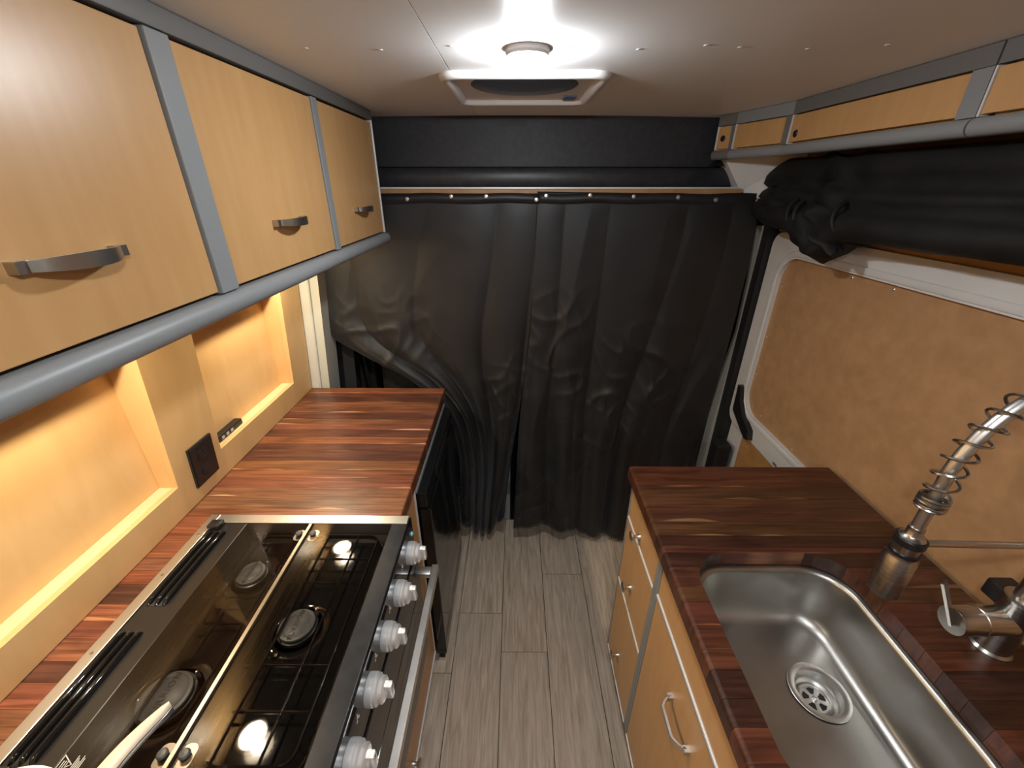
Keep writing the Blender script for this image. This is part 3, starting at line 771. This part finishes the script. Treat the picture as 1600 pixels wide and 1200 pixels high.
# coil spring around the hose
P2 = []
for i in range(len(pts) - 1):
    for k in range(10): P2.append(pts[i].lerp(pts[i + 1], k / 10))
sta = 44; P2 = P2[sta:]
d = 0; hel = []; turns = 0; prev = P2[0]
for i, q in enumerate(P2):
    ds = (q - prev).length; d += ds; prev = q
    pitch = .0042 if d < .020 else .0245
    turns += ds / pitch
    t = (P2[min(i + 1, len(P2) - 1)] - P2[max(i - 1, 0)]).normalized(); nn = Vector((0, 1, 0)); bb = t.cross(nn)
    hel.append((turns, q.copy(), nn, bb))
fine = []
for (t0, q0, n0, b0), (t1, q1, n1, b1) in zip(hel[:-1], hel[1:]):
    st_ = max(1, int((t1 - t0) * 18))
    for k in range(st_):
        f = k / st_; tt = t0 + (t1 - t0) * f; qq = q0.lerp(q1, f); bb = b0.lerp(b1, f)
        fine.append(qq + (n0 * math.cos(2 * PI * tt) + bb * math.sin(2 * PI * tt)) * .0165)
bm = bm_new(); tube(bm, fine, .0020, 6); obj('spring', bm, 'nickel', fa, True)
bm = bm_new()
lathe(bm, [(.0195, 0), (.0215, .002), (.0215, .075), (.0195, .078), (.0195, .084)], (HX, FY, 1.045), (0, 0, 1), 36); sh = obj('spray_head', bm, 'nickel', fa, True)
bm = bm_new(); lathe(bm, [(.0190, .084), (.0195, .085), (.0195, .089), (.0165, .0895)], (HX, FY, 1.045), (0, 0, 1), 32); obj('grip_ring', bm, 'blackpl', sh, True)
bm = bm_new(); lathe(bm, [(.0168, .0895), (.0168, .116), (.012, .119), (.0105, .121), (.0100, .135)], (HX, FY, 1.045), (0, 0, 1), 32); obj('neck', bm, 'nickel', sh, True)

# ================================================================== RIGHT BASE CABINETS
XR = .350
def mushroom(bm, x, y, z, sx):
    lathe(bm, [(.0075, 0), (.0055, .004), (.005, .014), (.0075, .018), (.0145, .021), (.0155, .024), (.0125, .027), (.005, .0285)], (x, y, z), (sx, 0, 0), 20)
def carcass(t, x0, x1, y0, y1, z0, z1, m):
    bm = bm_new()
    box(bm, x0, x1, y0, y0 + .012, z0, z1); box(bm, x0, x1, y1 - .012, y1, z0, z1)
    box(bm, x0, x1, y0 + .012, y1 - .012, z0, z0 + .012); box(bm, x1 - .01, x1, y0 + .012, y1 - .012, z0 + .012, z1)
    return obj('carcass', bm, m, t)
dc = thing('drawer_cabinet', 'three drawer maple base cabinet at the far end of the sink counter', 'cabinet', (.6, .845, 0))
carcass(dc, XR + .018, .88, .712, .975, .09, .862, 'maple_side')
pbox('toe_kick', 'gap', dc, XR + .07, XR + .08, .712, .975, 0, .09)
pbox('stile', 'rail', dc, XR - .002, XR + .016, .9765, .983, .086, .862, bev=.001)
pbox('stile', 'rail', dc, XR - .002, XR + .016, .706, .7225, .086, .862, bev=.001)
for z0, z1, kz in ((.722, .850, .750), (.455, .712, .545), (.100, .445, .215)):
    dr = pbox('drawer', 'maple_side', dc, XR, XR + .016, .7235, .9755, z0, z1, bev=.001)
    pbox('edge_strip', 'alu', dr, XR - .003, XR + .014, .7235, .9755, z0 - .0085, z0 - .001, bev=.001)
    bm = bm_new(); mushroom(bm, XR, .862, kz, -1); obj('knob', bm, 'steel', dr, True, label='small chrome mushroom knob')
sc = thing('sink_cabinet', 'maple sink base cabinet with a bow pull door under the sink', 'cabinet', (.6, .40, 0))
carcass(sc, XR + .018, .88, .08, .705, .09, .862, 'maple_side')
pbox('toe_kick', 'gap', sc, XR + .07, XR + .08, .08, .705, 0, .09)
pbox('stile', 'rail', sc, XR - .002, XR + .016, .694, .705, .086, .862, bev=.001)
ff = pbox('false_front', 'maple_side', sc, XR, XR + .016, .10, .693, .738, .850, bev=.001)
pbox('edge_strip', 'alu', ff, XR - .003, XR + .014, .10, .693, .7285, .737, bev=.001)
pbox('middle_rail', 'rail', sc, XR - .001, XR + .014, .10, .693, .7195, .7275)
dd = pbox('door', 'maple_side', sc, XR, XR + .016, .10, .693, .100, .718, bev=.001)
pbox('edge_strip', 'alu', dd, XR - .003, XR + .014, .10, .693, .0915, .099, bev=.001)
bm = bm_new()
hz, ya, yb = .618, .432, .528
secs = []
for i in range(15):
    t = i / 14; y = ya + (yb - ya) * t
    o = .005 + .021 * min(1, min(t, 1 - t) / .2) ** .7
    secs.append([(XR - o, y, hz - .006), (XR - o - .005, y, hz - .006), (XR - o - .005, y, hz + .006), (XR - o, y, hz + .006)])
loft(bm, secs)
for y in (ya, yb): box(bm, XR - .011, XR, y - .006, y + .006, hz - .006, hz + .006)
obj('handle', bm, 'steel', dd, True, label='satin metal bow handle')
t = thing('base_cabinet', 'maple base cabinet behind the viewer on the sink side', 'cabinet', (.6, -.26, 0))
pbox('carcass', 'maple_side', t, XR + .018, .88, -.6, .078, .0, .862)
pbox('door', 'maple_side', t, XR, XR + .016, -.58, .078, .09, .85, bev=.001)

# ================================================================== STOVE
R0, R1, RY0, RY1 = -.745, -.257, .232, .775
ZS = .903
sv = thing('stove', 'black and stainless gas range with folding glass lid and five knobs', 'stove', (-.5, .5, .42))
bm = bm_new(); box(bm, R0 + .01, R1 - .004, RY0 + .004, RY1 - .004, .42, .868); obj('body', bm, 'enamel', sv)
# stainless surround: rear, far and near strips
def sstrip(*d, n='surround'): return pbox(n, 'steel', sv, *d, bev=.0012)
sstrip(R0, -.7215, RY0, RY1, .868, ZS + .002)
sstrip(-.721, R1 - .001, .7485, RY1, .868, ZS + .002)
sstrip(-.721, R1 - .001, RY0, .2585, .868, ZS + .002)
for y in (.28, .44, .60, .71):
    bm = bm_new(); lathe(bm, [(.003, 0), (.0026, .001)], (-.733, y, ZS + .002), (0, 0, 1), 10); obj('rivet', bm, 'handle', sv, True)
# rear vent panel
rp = pbox('rear_panel', 'bronze', sv, -.7205, -.642, .259, .748, .868, ZS, bev=.0015)
for a, b in ((.530, .722), (.285, .480)):
    bm = bm_new()
    pr = rrect(-.7115, -.6755, a, b, .008, 6)
    loft(bm, [[(x, y, z) for x, y in pr] for z in (ZS, ZS + .0006)]); vt = obj('vent', bm, 'gap', rp)
    for x in (-.7085, -.6935, -.6785):
        bm = bm_new(); tube(bm, [(x, a + .004, ZS - .002), (x, a + .009, ZS + .004), (x, a + .015, ZS + .0052), (x, b - .015, ZS + .0052), (x, b - .009, ZS + .004), (x, b - .004, ZS - .002)], .0048, 12)
        obj('vent_bar', bm, 'enamel', vt, True)
bm = bm_new(); box(bm, -.722, -.694, .724, .748, ZS + .001, ZS + .013, bev=.002); obj('lid_hinge', bm, 'blackpl', sv, True)
bm = bm_new(); box(bm, -.722, -.694, .2595, .281, ZS + .001, ZS + .013, bev=.002); obj('lid_hinge', bm, 'blackpl', sv, True)
# enamel burner tray with pressed relief
tray = pbox('burner_tray', 'tray', sv, -.640, -.294, .262, .746, .868, .872, bev=.001)
for x0, x1, y0, y1 in ((-.632, -.502, .275, .735), (-.478, -.306, .275, .735)):
    bm = bm_new(); pr = rrect(x0, x1, y0, y1, .045, 8)
    secs = []
    for i, (x, y) in enumerate(pr):
        c = Vector(((x0 + x1) / 2, (y0 + y1) / 2, 0)); 
        secs.append((x, y))
    tube(bm, [(x, y, .872) for x, y in pr + pr[:1]], .0028, 8, cap=False); obj('pressed_rim', bm, 'enamel', tray, True)
for n_, (bx, by, br) in enumerate(((-.412, .507, .032), (-.566, .622, .028), (-.570, .385, .038))):
    bm = bm_new(); lathe(bm, [(br + .030, .872), (br + .027, .8745), (br + .014, .8735), (br + .012, .872)], (bx, by, 0), (0, 0, 1), 36); obj('burner_well', bm, 'enamel', sv, True)
    bm = bm_new(); lathe(bm, [(br + .004, .872), (br + .004, .879), (br + .001, .880), (br + .001, .882)], (bx, by, 0), (0, 0, 1), 36); bn = obj('burner', bm, 'blackpl', sv, True)
    bm = bm_new(); lathe(bm, [(br, .882), (br + .001, .884), (br, .8865), (br - .005, .8875), (br - .006, .8868), (br - .0075, .8868), (br - .0085, .8875), (.0, .888)], (bx, by, 0), (0, 0, 1), 40); cp = obj('burner_cap', bm, 'burner', bn, True)
    bm = bm_new(); lathe(bm, [(.003, .872), (.003, .884), (.0015, .888)], (bx + .6 * (br + .007), by + .8 * (br + .007), 0), (0, 0, 1), 12); obj('igniter', bm, 'steel', bn, True)
    cu = bpy.data.curves.new('txt', 'FONT'); cu.body = 'FURRION'; cu.size = br * .40; cu.align_x = 'CENTER'; cu.align_y = 'CENTER'; cu.extrude = .0002; cu.space_character = 1.15
    to = bpy.data.objects.new('tmp', cu); COL.objects.link(to)
    to.matrix_world = Matrix.Translation((bx, by, .8882)) @ Matrix.Rotation(PI / 2, 4, 'Z')
    bpy.context.view_layer.update()
    dg = bpy.context.evaluated_depsgraph_get(); me = bpy.data.meshes.new_from_object(to.evaluated_get(dg))
    bm = bm_new(); bm.from_mesh(me); bmesh.ops.transform(bm, matrix=to.matrix_world, verts=bm.verts)
    bpy.data.objects.remove(to); obj('lettering', bm, 'letter', bn, label='dark letters reading FURRION')
# wire pan supports
def grate(x0, x1, y0, y1, bars_y, bars_x):
    bm = bm_new(); z = .891
    pr = rrect(x0, x1, y0, y1, .02, 6); tube(bm, [(x, y, z) for x, y in pr + pr[:1]], .0024, 8, cap=False)
    for y in bars_y: tube(bm, [(x0, y, z), (x1, y, z)], .0024, 8)
    for x in bars_x: tube(bm, [(x, y0, z), (x, y1, z)], .0024, 8)
    for x in (x0 + .004, x1 - .004):
        for y in (y0 + .03, y1 - .03): tube(bm, [(x, y, z), (x, y, .872)], .0024, 6)
    return obj('pan_support', bm, 'enamel', sv, True)
grate(-.470, -.318, .292, .722, (.595, .655, .43, .36), (-.435, -.365))
grate(-.625, -.512, .285, .728, (.505, .56), (-.59,))
# folding glass lid
for x0, x1 in ((-.6415, -.4925), (-.4805, -.2945)):
    pbox('glass_lid', 'glass', sv, x0, x1, .2595, .7475, .899, .9035)
pbox('lid_channel', 'brass', sv, -.4920, -.4845, .2595, .7475, .8985, .9045, bev=.0008)
pbox('lid_channel', 'enamel', sv, -.4840, -.4808, .2595, .7475, .8985, .9040)
for y in (.716, .300):
    for x in (-.502, -.470):
        bm = bm_new(); loft(bm, [[(px, py, z) for px, py in rrect(x - .011, x + .011, y - .016, y + .016, .009, 5)] for z in (.8975, .8988)]); hg = obj('hinge_plate', bm, 'handle', sv, True)
        bm = bm_new(); lathe(bm, [(.0075, .9036), (.0075, .9065), (.0055, .9085), (.0, .909)], (x, y, 0), (0, 0, 1), 20, cap=False); obj('hinge_screw', bm, 'burner', hg, True)
pbox('front_strip', 'blacksat', sv, -.2940, R1 + .001, .2595, .7475, .868, .9045, bev=.002)
# warning print on the near corner of the glass
bm = bm_new(); zz = .9037
def pr2(pts):
    v = [bm.verts.new((x, y, zz)) for x, y in pts]; bm.faces.new(v)
cx, cy = -.622, .288
for i in range(3):
    a0, a1 = PI / 2 + 2 * PI * i / 3, PI / 2 + 2 * PI * (i + 1) / 3
    P = lambda a, r: (cx - .012 + r * math.sin(a) * 1, cy + r * math.cos(a))
    pr2([P(a0, .013), P(a1, .013), P(a1, .0108), P(a0, .0108)])
for i in range(3): pr2([(cx - .014 + .0032 * i, cy - .006), (cx - .0128 + .0032 * i, cy - .006), (cx - .0128 + .0032 * i, cy + .004), (cx - .014 + .0032 * i, cy + .004)])
for i in range(5): pr2([(cx + .002 + .0026 * i, cy - .014), (cx + .0034 + .0026 * i, cy - .014), (cx + .0034 + .0026 * i, cy + .010 - .003 * (i % 3)), (cx + .002 + .0026 * i, cy + .010 - .003 * (i % 3))])
obj('warning_print', bm, 'print', sv, label='white warning triangle and lines printed on the glass')
# control panel
cpn = pbox('control_panel', 'enamel', sv, R1 - .004, R1 + .003, RY0, RY1, .797, .900, bev=.002)
kx = R1 + .003
bm = bm_new()
lathe(bm, [(.0265, .0), (.027, .002), (.027, .012), (.0255, .014), (.0255, .018), (.0215, .021), (.0215, .027), (.0185, .0295), (.0, .030)], (kx, .718, .842), (1, 0, 0), 36, cap=False)
k0 = obj('knob', bm, 'knob_alu', sv, True)
bm = bm_new(); box(bm, kx + .028, kx + .043, .718 - .0065, .718 + .0065, .842 - .018, .842 + .018, bev=.003); g0 = obj('grip', bm, 'knob_alu', k0, True)
bm = bm_new(); box(bm, kx + .0431, kx + .0434, .718 - .0008, .718 + .0008, .842 + .004, .842 + .014); g1 = obj('pointer_mark', bm, 'letter', k0)
for yk in (.610, .515, .420, .322):
    c = copyobj(k0, sv, (0, yk - .718, 0)); copyobj(g0, c); copyobj(g1, c)
for yk in (.665, .562, .467, .370):
    bm = bm_new()
    for dy, dz, s in ((0, 0, .0028), (.004, -.006, .0022), (-.004, -.006, .0022), (0, .006, .0016)):
        box(bm, kx, kx + .0003, yk + dy - s, yk + dy + s, .858 + dz - s * .8, .858 + dz + s * .8)
    obj('burner_mark', bm, 'print', cpn)
bm = bm_new(); lathe(bm, [(.006, 0), (.006, .002), (.004, .004)], (kx, .758, .862), (1, 0, 0), 16); obj('igniter_button', bm, 'dentblue', cpn, True, label='pale blue igniter button')
# oven door, handle
ov = pbox('oven_door', 'oven', sv, R1 - .003, R1 + .006, RY0 + .004, RY1 - .004, .425, .792, bev=.0025)
pbox('oven_window', 'enamel', ov, R1 + .006, R1 + .0066, .30, .71, .48, .68)
HZ = .752
pbox('oven_handle', 'steel', ov, R1 + .046, R1 + .063, .245, .755, HZ - .010, HZ + .010, bev=.002)
for y in (.738, .262):
    bm = bm_new(); box(bm, R1 + .006, R1 + .047, y - .012, y + .012, HZ - .007, HZ + .007, bev=.0015); obj('handle_bracket', bm, 'steel', ov, True)

# base cabinet under and beside the stove
bc = thing('stove_base_cabinet', 'maple drawer base under the stove with a chrome knob and black lock', 'cabinet', (-.55, .5, 0))
bm = bm_new()
box(bm, -.80, -.31, .10, .222, .085, .862); box(bm, -.80, -.31, .785, .945, .085, .862); box(bm, -.80, -.31, .222, .785, .085, .41)
obj('carcass', bm, 'maple', bc)
pbox('toe_kick', 'gap', bc, -.37, -.36, .10, .945, 0, .085)
dw = pbox('drawer', 'maple', bc, -.308, -.290, .225, .940, .098, .405, bev=.001)
pbox('edge_strip', 'alu', dw, -.306, -.286, .225, .942, .088, .0975, bev=.001)
bm = bm_new(); mushroom(bm, -.290, .592, .150, 1); obj('knob', bm, 'steel', dw, True, label='small chrome mushroom knob')
bm = bm_new(); lathe(bm, [(.010, 0), (.010, .002), (.008, .003), (.004, .002)], (-.290, .62, .305), (1, 0, 0), 18); obj('push_lock', bm, 'blackpl', dw, True, label='round black push lock')
pbox('filler', 'maple', bc, -.308, -.292, .782, .940, .41, .862)
pbox('filler_edge', 'alu', bc, -.308, -.288, .9405, .946, .088, .862, bev=.001)
t = thing('base_cabinet', 'maple base cabinet behind the viewer on the stove side', 'cabinet', (-.55, -.26, 0))
pbox('carcass', 'maple', t, -.80, -.31, -.6, .098, 0, .862)
pbox('door', 'maple', t, -.308, -.290, -.58, .098, .09, .85, bev=.001)

# ================================================================== FRIDGE
fr = thing('fridge', 'glossy black compact fridge under the far end of the left worktop', 'fridge', (-.5, 1.22, 0))
pbox('body', 'fridge_side', fr, -.80, -.305, .955, 1.482, .02, .855, bev=.003)
pbox('door', 'fridge', fr, -.302, -.252, .962, 1.455, .048, .752, bev=.003)
pbox('top_panel', 'fridge_side', fr, -.305, -.262, .962, 1.478, .758, .812, bev=.002)
pbox('top_trim', 'rail', fr, -.304, -.286, .955, 1.484, .818, .832, bev=.002)
pbox('grip_recess', 'blackpl', fr, -.262, -.2555, 1.10, 1.32, .765, .80, bev=.002)
pbox('foot', 'steel', fr, -.285, -.262, .965, .985, 0, .02)
pbox('foot', 'steel', fr, -.285, -.262, 1.43, 1.45, 0, .02)
pbox('foot', 'steel', fr, -.78, -.757, .965, .985, 0, .02)

# ================================================================== CEILING LIGHTS AND VENT
def ceilpuck(x, y, lb):
    t = thing('ceiling_light', lb, 'light', (x, y, ZC - .010), 'round ceiling puck lights')
    bm = bm_new(); lathe(bm, [(.036, .010), (.036, .004), (.033, .0), (.029, .0), (.028, .004)], (x, y, ZC - .010), (0, 0, 1), 32); obj('housing', bm, 'vent_white', t, True)
    bm = bm_new(); lathe(bm, [(.0285, .0), (.028, -.004), (.0255, -.009), (.020, -.013), (.011, -.0155), (.0, -.016)], (x, y, ZC - .010), (0, 0, 1), 28, cap=False); obj('lens', bm, 'lens', t, True, ang=180)
ceilpuck(.018, .845, 'bright round ceiling light in front of the roof vent')
ceilpuck(.06, -.02, 'round ceiling light above the viewer')
ceilpuck(.018, -.75, 'round ceiling light behind the viewer')
vx, vy0, vy1, vh = .018, .985, 1.325, .175
vt = thing('roof_vent', 'white square roof vent frame set in the ceiling behind the light', 'vent', (vx, 1.16, ZC))
bm = bm_new()
po = rrect(vx - vh, vx + vh, vy0, vy1, .04, 8)
pi_ = rrect(vx - vh + .030, vx + vh - .030, vy0 + .030, vy1 - .030, .018, 8)
secs = []
def ringloop(ins, z):
    return [(x, y, z) for x, y in rrect(vx - vh + ins, vx + vh - ins, vy0 + ins, vy1 - ins, max(.045 - ins, .012), 8)]
loft(bm, [ringloop(a, z) for a, z in ((0, ZC), (0.001, ZC - .006), (.006, ZC - .011), (.014, ZC - .0125), (.022, ZC - .011), (.026, ZC - .006), (.030, ZC - .0012))], cap=False)
obj('frame', bm, 'vent_white', vt, True, ang=60)
bm = bm_new(); loft(bm, [ringloop(.026, ZC - .0022), ringloop(.026, ZC - .0008)]); obj('backing', bm, 'vent_white', vt)
bm = bm_new(); lathe(bm, [(.118, ZC - .0022), (.116, ZC - .0034), (.07, ZC - .0030), (.0, ZC - .0027)], (vx, 1.112, 0), (0, 0, 1), 48, cap=False); obj('fan_opening', bm, 'vent_dark', vt, True)
bm = bm_new(); box(bm, .118, .150, 1.235, 1.28, ZC - .006, ZC - .0022, bev=.001); k_ = obj('control_pad', bm, 'vent_dark', vt)

# ================================================================== PAN AT THE NEAR CORNER
pn = thing('saucepan', 'white rimmed pan with a pale tapering handle at the near stove corner', 'pan', (-.580, .166, ZT))
bm = bm_new()
lathe(bm, [(.0, .0), (.050, .0), (.056, .004), (.074, .06), (.080, .094), (.083, .098), (.083, .101), (.079, .101), (.076, .094), (.068, .05), (.060, .006), (.0, .006)], (-.580, .166, ZT), (0, 0, 1), 44, cap=False)
obj('bowl', bm, 'pan', pn, True)
h0, h1 = Vector((-.505, .215, .990)), Vector((-.447, .302, 1.028))
dv = (h1 - h0); sd_ = Vector((dv.y, -dv.x, 0)).normalized()
def hsec(t, up, dn, wmul=1):
    c = h0.lerp(h1, t); c.z += .008 * math.sin(PI * t)
    w_ = (.0135 - .0085 * t ** 1.5) * wmul * (1 if t < .97 else .5)
    return [c + sd_ * (w_ * math.cos(a)) + Vector((0, 0, (up if math.sin(a) > 0 else dn) * math.sin(a))) for a in [2 * PI * k / 16 for k in range(16)]]
bm = bm_new(); loft(bm, [hsec(i / 14, .007, .001) for i in range(15)]); obj('handle', bm, 'panhandle', pn, True)
bm = bm_new(); loft(bm, [[p + Vector((0, 0, -.003)) for p in hsec(i / 14, .001, .012, .93)] for i in range(15)]); obj('handle_underside', bm, 'panhandle2', pn, True)
